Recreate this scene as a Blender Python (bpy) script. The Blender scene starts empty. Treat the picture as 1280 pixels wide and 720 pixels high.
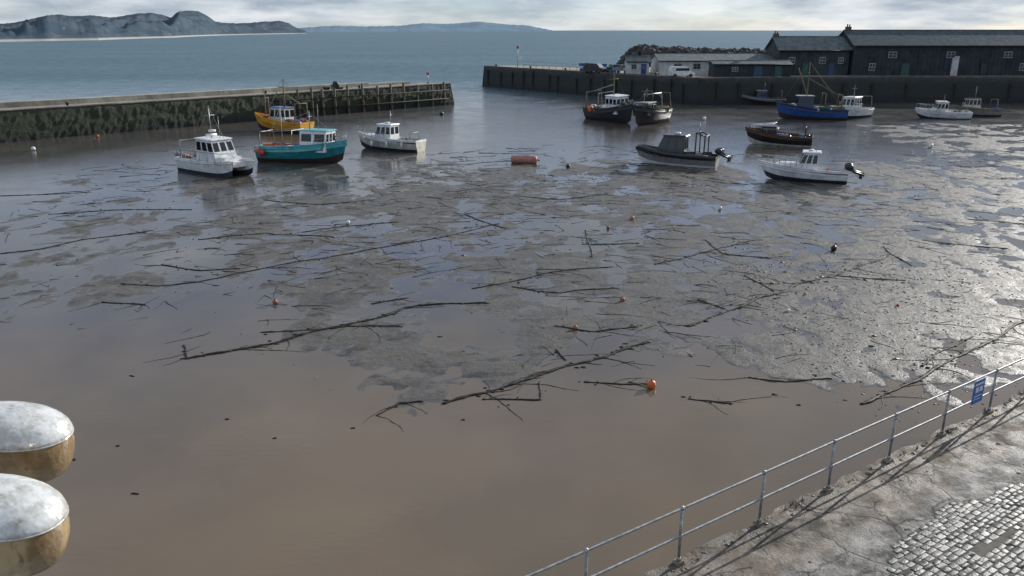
import bpy, math, random
import numpy as np
from mathutils import Vector, Matrix
random.seed(7); RNG=np.random.RandomState(11)
S=bpy.context.scene
# ------------------------------------------------------------------ camera
CAMH=12.0; F=1004.0; PITCH=math.radians(17.8)
cp,sp=math.cos(PITCH),math.sin(PITCH)
cd=bpy.data.cameras.new("camera"); cam=bpy.data.objects.new("camera",cd); S.collection.objects.link(cam)
cam.location=(0,0,CAMH); cam.rotation_euler=(math.radians(90)-PITCH,0,0)
cd.sensor_width=36; cd.lens=36*F/1280; cd.clip_start=0.1; cd.clip_end=60000
S.camera=cam
def ray(px,py):
    x=(px-640)/F; yy=-(py-360)/F
    return Vector((x,cp+sp*yy,-sp+cp*yy))
def G(px,py,z=0.0):
    d=ray(px,py); t=(z-CAMH)/d.z
    return Vector((d.x*t,d.y*t,z))
def atY(px,py,Y):
    d=ray(px,py); t=Y/d.y
    return Vector((d.x*t,Y,CAMH+d.z*t))
S.view_settings.view_transform='Standard'; S.view_settings.look='None'; S.view_settings.exposure=0
# ------------------------------------------------------------------ light
AZ=math.radians(47); EL=math.radians(20)
ts=Vector((math.sin(AZ)*math.cos(EL),math.cos(AZ)*math.cos(EL),math.sin(EL)))
sd=bpy.data.lights.new("sun",'SUN'); sd.energy=5.0; sd.angle=math.radians(0.55); sd.color=(1,0.96,0.89)
so=bpy.data.objects.new("sun",sd); S.collection.objects.link(so); so.rotation_euler=ts.to_track_quat('Z','Y').to_euler()
W=bpy.data.worlds.new("World"); S.world=W; W.use_nodes=True
nt=W.node_tree; N=nt.nodes; Lk=nt.links
bg=N["Background"]; bg.inputs[1].default_value=0.125
sky=N.new("ShaderNodeTexSky"); sky.sky_type='NISHITA'; sky.sun_disc=False; sky.sun_elevation=EL; sky.sun_rotation=AZ
sky.air_density=1.0; sky.dust_density=0.3
tint=N.new("ShaderNodeMix"); tint.data_type='RGBA'; tint.blend_type='MULTIPLY'; tint.inputs[0].default_value=1; tint.inputs[7].default_value=(0.62,0.78,1.22,1)
Lk.new(sky.outputs[0],tint.inputs[6])
tc=N.new("ShaderNodeTexCoord"); mp=N.new("ShaderNodeMapping"); mp.inputs['Scale'].default_value=(1,1,5.0)
Lk.new(tc.outputs['Generated'],mp.inputs[0])
n1=N.new("ShaderNodeTexNoise"); n1.inputs['Scale'].default_value=3.2; n1.inputs['Detail'].default_value=9; n1.inputs['Roughness'].default_value=0.58
Lk.new(mp.outputs[0],n1.inputs[0])
r1=N.new("ShaderNodeValToRGB"); r1.color_ramp.elements[0].position=0.40; r1.color_ramp.elements[1].position=0.60
r1.color_ramp.elements[0].color=(0.36,0.36,0.36,1); r1.color_ramp.elements[1].color=(1,1,1,1)
Lk.new(n1.outputs[0],r1.inputs[0])
n2=N.new("ShaderNodeTexNoise"); n2.inputs['Scale'].default_value=7.5; n2.inputs['Detail'].default_value=8; n2.inputs['Roughness'].default_value=0.55
Lk.new(mp.outputs[0],n2.inputs[0])
r2=N.new("ShaderNodeValToRGB"); r2.color_ramp.elements[0].position=0.38; r2.color_ramp.elements[1].position=0.60
r2.color_ramp.elements[0].color=(3.0,3.6,4.3,1); r2.color_ramp.elements[1].color=(6.3,6.6,6.9,1)
Lk.new(n2.outputs[0],r2.inputs[0])
mx=N.new("ShaderNodeMix"); mx.data_type='RGBA'
Lk.new(r1.outputs[0],mx.inputs[0]); Lk.new(tint.outputs[2],mx.inputs[6]); Lk.new(r2.outputs[0],mx.inputs[7])
Lk.new(mx.outputs[2],bg.inputs[0])
# ------------------------------------------------------------------ materials
MATS={}
def mat(name,col,rough=0.5,metal=0.0,var=0.25,vs=3.0,bump=0.0,bs=20.0,col2=None,spec=0.5,coords='Object'):
    if name in MATS: return MATS[name]
    m=bpy.data.materials.new(name); m.use_nodes=True; t=m.node_tree; n=t.nodes; l=t.links
    p=n["Principled BSDF"]; p.inputs['Roughness'].default_value=rough; p.inputs['Metallic'].default_value=metal
    p.inputs['Specular IOR Level'].default_value=spec
    tcn=n.new("ShaderNodeTexCoord"); nn=n.new("ShaderNodeTexNoise"); nn.inputs['Scale'].default_value=vs; nn.inputs['Detail'].default_value=8; nn.inputs['Roughness'].default_value=0.65
    l.new(tcn.outputs[coords],nn.inputs[0])
    rr=n.new("ShaderNodeValToRGB"); rr.color_ramp.elements[0].position=0.33; rr.color_ramp.elements[1].position=0.66
    c2=col2 if col2 else tuple(c*(1-var*1.6) for c in col)
    rr.color_ramp.elements[0].color=(*[max(0,c) for c in c2],1)
    rr.color_ramp.elements[1].color=(*[min(1,c*(1+var*0.3)) for c in col],1)
    l.new(nn.outputs[0],rr.inputs[0]); l.new(rr.outputs[0],p.inputs['Base Color'])
    if bump>0:
        nb=n.new("ShaderNodeTexNoise"); nb.inputs['Scale'].default_value=bs; nb.inputs['Detail'].default_value=6
        l.new(tcn.outputs[coords],nb.inputs[0]); b=n.new("ShaderNodeBump"); b.inputs['Distance'].default_value=bump; b.inputs['Strength'].default_value=1
        l.new(nb.outputs[0],b.inputs['Height']); l.new(b.outputs[0],p.inputs['Normal'])
    MATS[name]=m; return m
white=mat("white_gelcoat",(0.78,0.78,0.76),0.35,var=0.22,vs=1.6)
cream=mat("cream_paint",(0.60,0.57,0.47),0.4,var=0.3,vs=1.6)
navy=mat("navy_paint",(0.025,0.045,0.13),0.35,vs=2)
blue=mat("blue_paint",(0.03,0.10,0.32),0.4,vs=2)
teal=mat("teal_paint",(0.02,0.24,0.28),0.4,vs=1.6)
tealL=mat("light_teal_paint",(0.10,0.42,0.46),0.4,vs=1.6)
yellow=mat("yellow_paint",(0.76,0.36,0.02),0.45,vs=1.6)
black=mat("black_paint",(0.022,0.022,0.025),0.35,vs=2)
grey=mat("grey_deck",(0.25,0.25,0.24),0.7,vs=3)
tan=mat("tan_deck",(0.30,0.24,0.17),0.7,vs=3)
antif=mat("antifoul",(0.045,0.03,0.028),0.7,vs=3)
antib=mat("antifoul_blue",(0.03,0.035,0.05),0.7,vs=3)
glass=mat("window_glass",(0.015,0.02,0.025),0.08,vs=1)
steel=mat("galvanised_steel",(0.36,0.37,0.37),0.48,metal=0.5,vs=9,var=0.35)
rope=mat("rope",(0.20,0.17,0.11),0.9,vs=9)
orange=mat("orange_plastic",(0.72,0.16,0.03),0.4,vs=4)
redp=mat("red_paint",(0.45,0.04,0.03),0.45,vs=4)
pink=mat("faded_red",(0.45,0.20,0.16),0.6,vs=3)
wood=mat("weathered_timber",(0.10,0.08,0.055),0.8,vs=4,bump=0.02,bs=10)
weed=mat("wet_weed",(0.026,0.022,0.016),0.65,vs=7,var=0.4,spec=.25)
netg=mat("green_net",(0.03,0.13,0.08),0.9,vs=8)
# ------------------------------------------------------------------ mesh builder
class B:
    def __init__(s): s.v=[]; s.f=[]; s.m=[]; s.sm=[]; s.mats=[]
    def mi(s,m):
        if m not in s.mats: s.mats.append(m)
        return s.mats.index(m)
    def add(s,vs,fs,m,smooth=False):
        o=len(s.v); s.v+= [tuple(v) for v in vs]; k=s.mi(m)
        for f in fs: s.f.append([i+o for i in f]); s.m.append(k); s.sm.append(smooth)
    def box(s,c,d,m,rz=0,taper=1.0):
        x,y,z=d[0]/2,d[1]/2,d[2]/2; ca,sa=math.cos(rz),math.sin(rz); vs=[]
        for zz in(-z,z):
            k=taper if zz>0 else 1
            for a,b_ in((-x,-y),(x,-y),(x,y),(-x,y)):
                a*=k;b_*=k; vs.append((c[0]+a*ca-b_*sa,c[1]+a*sa+b_*ca,c[2]+zz))
        s.add(vs,[(3,2,1,0),(4,5,6,7),(0,1,5,4),(1,2,6,5),(2,3,7,6),(3,0,4,7)],m)
    def tube(s,pts,rad,m,n=6,cap=True,flat=1.0):
        pts=[Vector(p) for p in pts]; k=len(pts)
        if not hasattr(rad,'__len__'): rad=[rad]*k
        vs=[]
        for i,p in enumerate(pts):
            d=(pts[min(i+1,k-1)]-pts[max(i-1,0)])
            if d.length<1e-9: d=Vector((0,0,1))
            d.normalize(); up=Vector((0,0,1)) if abs(d.z)<0.9 else Vector((1,0,0))
            a=d.cross(up).normalized(); b_=d.cross(a)*flat
            for j in range(n):
                t=2*math.pi*j/n; vs.append(p+a*math.cos(t)*rad[i]+b_*math.sin(t)*rad[i])
        fs=[]
        for i in range(k-1):
            for j in range(n):
                fs.append((i*n+j,i*n+(j+1)%n,(i+1)*n+(j+1)%n,(i+1)*n+j))
        if cap: fs.append(tuple(range(n-1,-1,-1))); fs.append(tuple((k-1)*n+j for j in range(n)))
        s.add(vs,fs,m,True)
    def ball(s,c,r,m,nu=10,nv=7,jit=0):
        if not hasattr(r,'__len__'): r=(r,r,r)
        vs=[];fs=[]
        for i in range(nv+1):
            th=math.pi*i/nv
            for j in range(nu):
                ph=2*math.pi*j/nu; q=1+random.uniform(-jit,jit)
                vs.append((c[0]+r[0]*q*math.sin(th)*math.cos(ph),c[1]+r[1]*q*math.sin(th)*math.sin(ph),c[2]+r[2]*q*math.cos(th)))
        for i in range(nv):
            for j in range(nu):
                fs.append((i*nu+j,(i+1)*nu+j,(i+1)*nu+(j+1)%nu,i*nu+(j+1)%nu))
        s.add(vs,fs,m,True)
    def panel(s,q,u0,u1,v0,v1,m,off=0.006):
        a,b_,c,d=[Vector(x) for x in q]
        def P(u,v): return (a*(1-u)+b_*u)*(1-v)+(d*(1-u)+c*u)*v
        nrm=(b_-a).cross(d-a).normalized()*off
        s.add([P(u0,v0)+nrm,P(u1,v0)+nrm,P(u1,v1)+nrm,P(u0,v1)+nrm],[(0,1,2,3)],m)
    def obj(s,name,loc=(0,0,0),rz=0,rot=None,bevel=0,parent=None):
        me=bpy.data.meshes.new(name); me.from_pydata(s.v,[],s.f)
        for m in s.mats: me.materials.append(m)
        me.polygons.foreach_set("material_index",s.m); me.polygons.foreach_set("use_smooth",s.sm); me.update()
        o=bpy.data.objects.new(name,me); S.collection.objects.link(o); o.location=loc
        o.rotation_euler=rot if rot else (0,0,rz)
        if bevel:
            md=o.modifiers.new("bevel",'BEVEL'); md.width=bevel; md.segments=2; md.limit_method='ANGLE'
        if parent: o.parent=parent
        return o
# ------------------------------------------------------------------ noise
TAB=RNG.rand(256,256)
def vn(x,y,sd=0):
    x=np.asarray(x,float)+sd*17.3; y=np.asarray(y,float)+sd*9.7
    xi=np.floor(x).astype(int); yi=np.floor(y).astype(int); fx=x-xi; fy=y-yi
    fx=fx*fx*(3-2*fx); fy=fy*fy*(3-2*fy)
    a=TAB[xi%256,yi%256]; b=TAB[(xi+1)%256,yi%256]; c=TAB[xi%256,(yi+1)%256]; d=TAB[(xi+1)%256,(yi+1)%256]
    return (a*(1-fx)+b*fx)*(1-fy)+(c*(1-fx)+d*fx)*fy
def fbm(x,y,sd=0,o=5,g=0.5):
    r=0;a=1;t=0
    for i in range(o): r=r+a*vn(x*2**i,y*2**i,sd+i); t+=a; a*=g
    return r/t
def ss(a,b,x):
    t=np.clip((x-a)/(b-a),0,1); return t*t*(3-2*t)
def mudmask(X,Y):
    yb=22.8+np.clip(-X-3,0,60)*0.42+3*np.sin(X*0.35)+4*(vn(X*.3,Y*.3,77)-.5)
    m=ss(yb-1,yb+9,Y)*(1-ss(64,98,Y))
    m=m*(1-0.45*ss(12,30,-X))
    bank=ss(34,50,X)*ss(74,84,Y)*(1-ss(104,116,Y))
    return np.maximum(m,bank*0.9)
def mudh(X,Y):
    m=mudmask(X,Y)
    wx=X+3*vn(X*0.2,Y*0.2,40); wy=Y+3*vn(X*0.2,Y*0.2,50)
    n=fbm(wx*0.15,wy*0.12,3,6,0.6)-0.5
    wx2=X+1.6*vn(X*.7,Y*.7,61); wy2=Y+1.6*vn(X*.7,Y*.7,64)
    n2=fbm(wx2*.50,wy2*.30,23,6,.66)-.5
    ch=1-np.abs(2*fbm(wx*.22,wy*.16,33,4,.5)-1)*9; ch=np.clip(ch,0,1)
    fine=fbm(X*1.3,Y*1.3,9,3)-0.5
    grav=ss(9,16,X)*ss(19,24,Y)*(1-ss(34,46,Y))
    bank=ss(34,50,X)*ss(74,84,Y)
    rid=np.sin((Y*1.2-X*0.35)+4*vn(X*0.1,Y*0.1,5))*bank*0.03
    h=-0.080+m*0.108+n*0.08*np.clip(m*1.3,0.2,1)+n2*.24*np.clip(m*1.4,0,1)+fine*0.04*m+grav*0.02+rid-ch*.035*m
    h=np.where(h>0.014,0.014+(h-0.014)*0.28,h)
    return h
# ------------------------------------------------------------------ ground sheet
def axis(lo,hi,d,far0,far1):
    a=list(np.arange(lo,hi,d)); s=d*2; x=a[-1]
    while x<far1: x+=s; s*=1.35; a.append(x)
    s=d*2; x=a[0]; pre=[]
    while x>far0: x-=s; s*=1.35; pre.append(x)
    return np.array(pre[::-1]+a)
ax=axis(-62,78,0.20,-20000,20000); ay=axis(20,118,0.17,-400,30000)
XX,YY=np.meshgrid(ax,ay); H=mudh(XX,YY)
H=H-2.0*ss(115,170,YY)-1.5*ss(90,160,np.abs(XX))
H=np.where(YY<13,-0.3,H)
nx,ny=len(ax),len(ay)
co=np.stack([XX.ravel(),YY.ravel(),H.ravel()],1)
idx=np.arange(nx*ny).reshape(ny,nx)
fc=np.stack([idx[:-1,:-1],idx[:-1,1:],idx[1:,1:],idx[1:,:-1]],-1).reshape(-1,4)
me=bpy.data.meshes.new("harbour_mud_ground")
me.vertices.add(len(co)); me.vertices.foreach_set("co",co.ravel().astype(np.float32))
me.loops.add(fc.size); me.loops.foreach_set("vertex_index",fc.ravel().astype(np.int32))
me.polygons.add(len(fc)); me.polygons.foreach_set("loop_start",np.arange(0,fc.size,4,dtype=np.int32))
me.polygons.foreach_set("loop_total",np.full(len(fc),4,dtype=np.int32)); me.update(calc_edges=True)
me.polygons.foreach_set("use_smooth",np.ones(len(fc),dtype=bool))
go=bpy.data.objects.new("harbour_mud_ground",me); S.collection.objects.link(go)
class NT:
    def __init__(s,name):
        s.m=bpy.data.materials.new(name); s.m.use_nodes=True; s.t=s.m.node_tree; s.n=s.t.nodes; s.l=s.t.links; s.p=s.n["Principled BSDF"]
        g=s.n.new("ShaderNodeNewGeometry"); s.pos=g.outputs['Position']
        x=s.n.new("ShaderNodeSeparateXYZ"); s.l.new(s.pos,x.inputs[0]); s.x,s.y,s.z=x.outputs
    def noise(s,scale,det=5,rough=0.55,sc=(1,1,1),vec=None):
        mpn=s.n.new("ShaderNodeMapping"); mpn.inputs['Scale'].default_value=sc; s.l.new(vec or s.pos,mpn.inputs[0])
        k=s.n.new("ShaderNodeTexNoise"); k.inputs['Scale'].default_value=scale; k.inputs['Detail'].default_value=det; k.inputs['Roughness'].default_value=rough
        s.l.new(mpn.outputs[0],k.inputs[0]); return k.outputs[0]
    def mr(s,v,a,b,c=0.0,d=1.0):
        k=s.n.new("ShaderNodeMapRange"); k.interpolation_type='SMOOTHSTEP'
        for i,q in enumerate((a,b,c,d)): k.inputs[i+1].default_value=q
        s.l.new(v,k.inputs[0]); return k.outputs[0]
    def math(s,op,a,b=None):
        k=s.n.new("ShaderNodeMath"); k.operation=op
        for i,q in enumerate((a,b)):
            if q is None: continue
            if isinstance(q,(int,float)): k.inputs[i].default_value=q
            else: s.l.new(q,k.inputs[i])
        return k.outputs[0]
    def mix(s,f,a,b):
        k=s.n.new("ShaderNodeMix"); k.data_type='RGBA'
        if isinstance(f,(int,float)): k.inputs[0].default_value=f
        else: s.l.new(f,k.inputs[0])
        for i,q in((6,a),(7,b)):
            if isinstance(q,tuple): k.inputs[i].default_value=(*q,1)
            else: s.l.new(q,k.inputs[i])
        return k.outputs[2]
    def bump(s,h,dist,strength=1.0,nrm=None):
        b=s.n.new("ShaderNodeBump"); b.inputs['Distance'].default_value=dist
        if isinstance(strength,(int,float)): b.inputs['Strength'].default_value=strength
        else: s.l.new(strength,b.inputs['Strength'])
        s.l.new(h,b.inputs['Height'])
        if nrm: s.l.new(nrm,b.inputs['Normal'])
        return b.outputs[0]
    def out(s,k,v):
        if isinstance(v,(int,float)): s.p.inputs[k].default_value=v
        else: s.l.new(v,s.p.inputs[k])
t=NT("wet_mud")
a=t.noise(0.5,8,0.6); b_=t.noise(5,7,0.7)
c=t.mix(t.mr(a,0.35,0.65),(0.110,0.098,0.080),(0.068,0.061,0.051))
c=t.mix(t.mr(b_,0.45,0.7),c,(0.125,0.112,0.090))
c=t.mix(t.mr(t.noise(0.9,10,0.8,(.6,1.3,1)),0.515,0.60),c,(0.032,0.029,0.024))
t.out('Base Color',c)
wet=t.mr(t.z,0.0,0.016)
r=t.math('MULTIPLY',t.mr(t.noise(1.4,8,0.75),0.38,0.62,0.35,1.0),0.5)
t.out('Roughness',t.math('ADD',t.math('MULTIPLY',r,wet),0.15))
t.out('Specular IOR Level',.36)
bm=t.bump(t.noise(2.5,6,0.7),0.05,wet); bm=t.bump(t.noise(14,5,0.7),0.018,wet,bm)
t.out('Normal',bm)
go.data.materials.append(t.m)
# sea
t=NT("sea_water")
pb=t.noise(0.05,6,0.6)
near=t.mix(t.mr(pb,0.4,0.62),(0.168,0.126,0.085),(0.130,0.104,0.075))
midc=t.mix(t.mr(t.noise(0.12,6,0.6),0.4,0.6),(0.085,0.077,0.067),(0.062,0.060,0.056))
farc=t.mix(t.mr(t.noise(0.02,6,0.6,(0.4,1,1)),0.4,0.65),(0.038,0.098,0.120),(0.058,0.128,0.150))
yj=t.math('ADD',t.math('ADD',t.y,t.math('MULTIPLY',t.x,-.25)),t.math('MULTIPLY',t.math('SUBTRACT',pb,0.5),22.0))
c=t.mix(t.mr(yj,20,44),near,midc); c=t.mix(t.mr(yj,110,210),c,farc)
t.out('Base Color',c)
sea=t.mr(t.y,130,240)
t.out('Roughness',t.math('ADD',t.math('MULTIPLY',sea,0.25),t.math('ADD',t.mr(t.noise(0.25,5,0.6),0.35,0.65,0.06,0.16),t.mr(t.y,80,130,0,.08))))
t.out('IOR',1.36)
rip=t.bump(t.noise(0.5,6,0.65,(0.5,1.6,1)),0.45,t.math('MULTIPLY',sea,0.9))
rip=t.bump(t.noise(3.0,4,0.6,(0.7,1.3,1)),0.03,t.mr(t.y,40,110,0.10,0.8),rip)
t.out('Normal',rip)
bb=B(); bb.add([(-25000,8,0),(25000,8,0),(25000,30000,0),(-25000,30000,0)],[(0,1,2,3)],t.m); bb.obj("sea")
# ------------------------------------------------------------------ hills
def ridge(name,prof,shore,back,m,amp,rows=22,step=2.5,beach=True):
    px=np.arange(prof[0][0],prof[-1][0]+.1,step)
    py=np.interp(px,[p[0] for p in prof],[p[1] for p in prof])
    Ds=np.interp(px,[p[0] for p in shore],[p[1] for p in shore])
    V=[]
    for i in range(len(px)):
        D0=Ds[i]; D1=D0*back; top=atY(px[i],py[i]+random.uniform(-.35,.35),D1)
        for j in range(rows+1):
            u=j/rows; D=D0+(D1-D0)*u
            d=ray(px[i],38); X=d.x*D/d.y
            cl=0.20*min(1,u/0.05)+0.25*float(ss(0.08,0.2,u))+0.55*u**1.2
            z=max(top.z,1)*cl
            wob=(fbm(np.array(X/(D*0.018)),np.array(D/(D1*0.03)),6,5)-0.5)*amp*max(top.z,4)*min(1,u*4)*(1-u)*2.2
            V.append((X,D,max(z+float(wob),0.3 if j else -0.5)))
        V.append((top.x*1.2,D1*1.2,-1))
    R=rows+2; fs=[]
    for i in range(len(px)-1):
        for j in range(R-1): fs.append((i*R+j,(i+1)*R+j,(i+1)*R+j+1,i*R+j+1))
    b=B(); b.add(V,fs,m,True); return b.obj(name)
t=NT("coast_hill")
f=t.mix(t.mr(t.noise(0.02,7,0.65),0.42,0.58),(0.060,0.086,0.112),(0.080,0.106,0.127))  # aerial haze is painted into these blue-grey base colours
f=t.mix(t.mr(t.noise(0.03,7,0.7,(1,1,3)),0.56,0.66),f,(0.14,0.145,0.145))
f=t.mix(t.mr(t.z,1.6,3.2,1,0),f,(0.34,0.33,0.31))
t.out('Base Color',f); t.out('Roughness',1.0); t.out('Specular IOR Level',0.0)
ridge("hills",[(-60,30),(0,30),(22,28),(40,24),(62,19),(78,18),(92,20),(120,19),(140,22),(150,21),(172,17),(192,16),(207,19),(216,22),(224,15),(236,13),(250,14),(260,19),(270,27),(285,29),(310,29),(330,27),(352,26),(362,29),(370,34),(383,39)],
      [(-60,800),(0,900),(120,1050),(215,1400),(300,2200),(383,3000)],1.5,t.m,0.5)
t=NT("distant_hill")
t.out('Base Color',t.mix(t.mr(t.noise(0.004,6,0.6),0.4,0.6),(0.16,0.23,0.29),(0.19,0.26,0.32))); t.out('Roughness',1.0); t.out('Specular IOR Level',0.0)  # paler blue base colour stands in for haze over distance
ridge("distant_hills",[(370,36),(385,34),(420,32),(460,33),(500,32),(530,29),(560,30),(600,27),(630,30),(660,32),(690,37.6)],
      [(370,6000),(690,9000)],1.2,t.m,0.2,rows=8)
# ------------------------------------------------------------------ harbour walls
def wallmat(name,top,low,weedc,zt):
    t=NT(name)
    w=t.n.new("ShaderNodeTexBrick"); w.inputs['Scale'].default_value=0.9; w.inputs['Color1'].default_value=(*top,1); w.inputs['Color2'].default_value=(*[q*0.7 for q in top],1); w.inputs['Mortar'].default_value=(0.04,0.04,0.035,1); w.inputs['Mortar Size'].default_value=0.03
    cm=t.n.new("ShaderNodeCombineXYZ"); t.l.new(t.math('ADD',t.x,t.y),cm.inputs[0]); t.l.new(t.z,cm.inputs[1]); t.l.new(cm.outputs[0],w.inputs[0])
    nz=t.math('ADD',t.z,t.math('MULTIPLY',t.math('SUBTRACT',t.noise(0.6,7,0.7),0.5),2.6))
    c=t.mix(t.mr(nz,zt-1.3,zt-0.1),weedc,w.outputs[0])
    c=t.mix(t.mr(nz,0.2,1.6),low,c)
    t.out('Base Color',c); t.out('Roughness',0.85); t.out('Normal',t.bump(t.noise(2.2,7,0.7),0.2))
    return t.m
wl=wallmat("weedy_stone_wall",(0.12,0.108,0.085),(0.018,0.02,0.014),(0.034,0.043,0.023),4.0)
wr=wallmat("dark_stone_wall",(0.07,0.07,0.066),(0.018,0.02,0.02),(0.03,0.034,0.03),4.4)
conc=mat("pier_concrete",(0.32,0.285,0.225),0.85,vs=0.35,var=0.35,bump=0.05,bs=2,coords='Object')
conc2=mat("pier_concrete_light",(0.40,0.37,0.30),0.85,vs=0.4,var=0.35,bump=0.05,bs=2)
concd=mat("quay_coping_stone",(0.13,0.12,0.11),0.85,vs=0.6,var=0.4)
def prism(b,pts,z0,z1,mside,mtop,inset=None):
    n=len(pts); vs=[(p[0],p[1],z0) for p in pts]+[(p[0],p[1],z1) for p in (inset or pts)]
    b.add(vs,[(i,(i+1)%n,n+(i+1)%n,n+i) for i in range(n)],mside)
    b.add(vs[n:],[tuple(range(n))],mtop)
A0=Vector((-95,52,0)); A1=Vector((-10.4,139.5,0)); ad=(A1-A0).normalized(); an=Vector((-ad.y,ad.x,0))
b=B(); Lp=(A1-A0).length; ZL=3.4
K=300; vs=[];fs=[]
for i in range(K+1):
    p=A0+ad*Lp*i/K
    for j in range(9):
        u=j/8; off=(1-u)*0.45+ (random.uniform(-0.05,0.05)+(float(vn(i*.35,j*.8,4))-.5)*.15 if j<8 else 0)
        q=p-an*off; vs.append((q.x,q.y,-0.6+u*(ZL+0.6)))
for i in range(K):
    for j in range(8): fs.append((i*9+j,(i+1)*9+j,(i+1)*9+j+1,i*9+j+1))
b.add(vs,fs,wl)
prism(b,[A0+an*.02,A1+ad*0.0,A1+an*5.5,A0+an*5.5],-1,ZL,wl,conc)
b.add([A1-an*.45+ad*0.6+Vector((0,0,-.6)),A1+an*5.6+ad*.6+Vector((0,0,-.6)),A1+an*5.5+ad*.05+Vector((0,0,ZL)),A1+ad*.05+Vector((0,0,ZL)),A1-an*.45+Vector((0,0,-.6)),A1+Vector((0,0,ZL))],[(0,1,2,3),(4,0,3,5)],wl)
def strip(b,s0,s1,o0,o1,z0,z1,m,mt=None):
    P=[A0+ad*s0+an*o0,A0+ad*s1+an*o0,A0+ad*s1+an*o1,A0+ad*s0+an*o1]; prism(b,P,z0,z1,m,mt or m)
strip(b,0,Lp-14,3.9,5.45,ZL,ZL+0.6,conc2)
strip(b,Lp-13.5,Lp-5,4.5,5.45,ZL,ZL+0.4,conc2)
s=0
while s<Lp-1:
    strip(b,s,s+1.96,-0.06,0.5,ZL+.004,ZL+0.12+random.uniform(0,.02),conc); s+=2.0
b.obj("harbour_pier")
b=B()
for k,px in enumerate([333,352,372,388,402,417,433,452,470,487,503,520,538,553]):
    d=ray(px,140); t_=(A0.x*ad.y-A0.y*ad.x)/(d.x*ad.y-d.y*ad.x); p=Vector((d.x*t_,d.y*t_,0))-an*0.55
    hgt=ZL+0.45+random.uniform(-.3,.4) if px>365 else ZL-.2
    b.tube([(p.x,p.y,-.6),(p.x+random.uniform(-.1,.1),p.y,hgt)],[.22,.18],wood,8)
for z in(1.1,2.5):
    p=A0+ad*(Lp-34)-an*.72; q_=A0+ad*(Lp-1)-an*.72; b.tube([(p.x,p.y,z),(q_.x,q_.y,z)],.07,weed,6)
b.obj("timber_piles")
for s_,h in((Lp-2.5,1.3),):
    b=B(); p=A0+ad*s_+an*2.8; b.tube([(0,0,0),(0,0,1.5)],.06,steel,8); b.box((0,0,1.65),(.45,.45,.35),redp); b.box((0,0,0.1),(.5,.5,.2),conc); b.obj("harbour_beacon",(p.x,p.y,ZL+.004))
for i,s_ in enumerate((35,62,88,104)):
    b=B(); p=A0+ad*s_+an*1.2; b.tube([(0,0,0),(0,0,.35),(0,0,.36),(0,0,.5)],[.16,.13,.24,.2],black,10); b.obj("mooring_bollard",(p.x,p.y,ZL+.004))
b=B(); p=A0+ad*(Lp-22)+an*2
for i in range(9): b.box((random.uniform(-1.2,1.2),random.uniform(-.6,.6),.22+.36*(i//6)),(.75,.5,.4),black if i%3 else rope,random.uniform(0,1))
b.ball((.4,.2,.9),(.45,.4,.35),black,jit=.1); b.obj("lobster_pots",(p.x,p.y,ZL+.01))

# right pier + quay
ZR=4.2
P0=Vector((-6.3,186,0)); P1=Vector((31,138.5,0)); P2=Vector((64,143,0)); P3=Vector((140,141,0))
back=[Vector((140,215,0)),Vector((60,215,0)),Vector((45,190,0)),Vector((20,180,0)),Vector((-1,194,0))]
b=B(); poly=[P0,P1,P2,P3]+back
lowp=[p.copy() for p in poly]
lowp[0]+=Vector((-.5,-.3,0)); lowp[1]+=Vector((-.1,-.6,0)); lowp[2]+=Vector((0,-.6,0)); lowp[3]+=Vector((0,-.6,0))
prism(b,lowp,-1,ZR,wr,conc,inset=poly)
def ribs(b,p,q,n,m):
    d=(q-p).normalized(); nn=Vector((d.y,-d.x,0))
    for i in range(n):
        r_=p+(q-p)*((i+.5+random.uniform(-.2,.2))/n)+nn*.38; h=random.uniform(3.6,4.5); b.box((r_.x,r_.y,h/2-.5),(.28,.3,h),m,math.atan2(d.y,d.x))
woodd=mat("dark_timber",(0.03,0.03,0.028),.85,vs=3)
ribs(b,P0,P1,15,woodd); ribs(b,P1,P2,6,woodd); ribs(b,P2,P3,9,woodd)
b.obj("quay_pier")
def kerbline(b,p,q,h,w,m,z):
    d=(q-p).normalized(); nn=Vector((-d.y,d.x,0)); L=(q-p).length; s=0
    while s<L-.1:
        c=p+d*(s+1)+nn*(w/2+.02); b.box((c.x,c.y,z+h/2),(1.99,w,h),m,math.atan2(d.y,d.x)); s+=2
b=B(); kerbline(b,P0,P1,.25,.45,concd,ZR+.003); kerbline(b,P1,P2,.25,.45,concd,ZR+.003); kerbline(b,P2,P3,.25,.45,concd,ZR+.003); b.obj("quay_coping")
def fence(name,pts,z,h,m,sp=2.2,rails=(1,.5),r=.035):
    b=B()
    for p,q in zip(pts[:-1],pts[1:]):
        L=(q-p).length; n=max(1,int(L/sp))
        for i in range(n+1):
            c=p+(q-p)*i/n; b.tube([(c.x,c.y,z),(c.x,c.y,z+h)],r,m,6)
        for k in rails: b.tube([(p.x,p.y,z+h*k),(q.x,q.y,z+h*k)],r*.8,m,6)
    return b.obj(name)
dirp=(P1-P0).normalized(); npn=Vector((-dirp.y,dirp.x,0))
fence("pier_railing",[P0+dirp*8+npn*5,P0+dirp*36+npn*5],ZR,1.2,steel,2.0,r=.06)
b=B(); p=P0+dirp*9+npn*2.5
b.tube([(0,0,0),(0,0,4.2)],.07,steel,8); b.box((0,0,4.3),(.5,.5,.5),redp); b.box((.5,0,2.2),(.9,.2,.6),white); b.obj("harbour_light",(p.x,p.y,ZR))
for fr in(3,15,26,38,50):
    b=B(); p=P0+dirp*fr+npn*1.2; b.tube([(0,0,0),(0,0,.4),(0,0,.41),(0,0,.6)],[.2,.17,.3,.25],black,10); b.obj("mooring_bollard",(p.x,p.y,ZR))
b=B()
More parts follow.
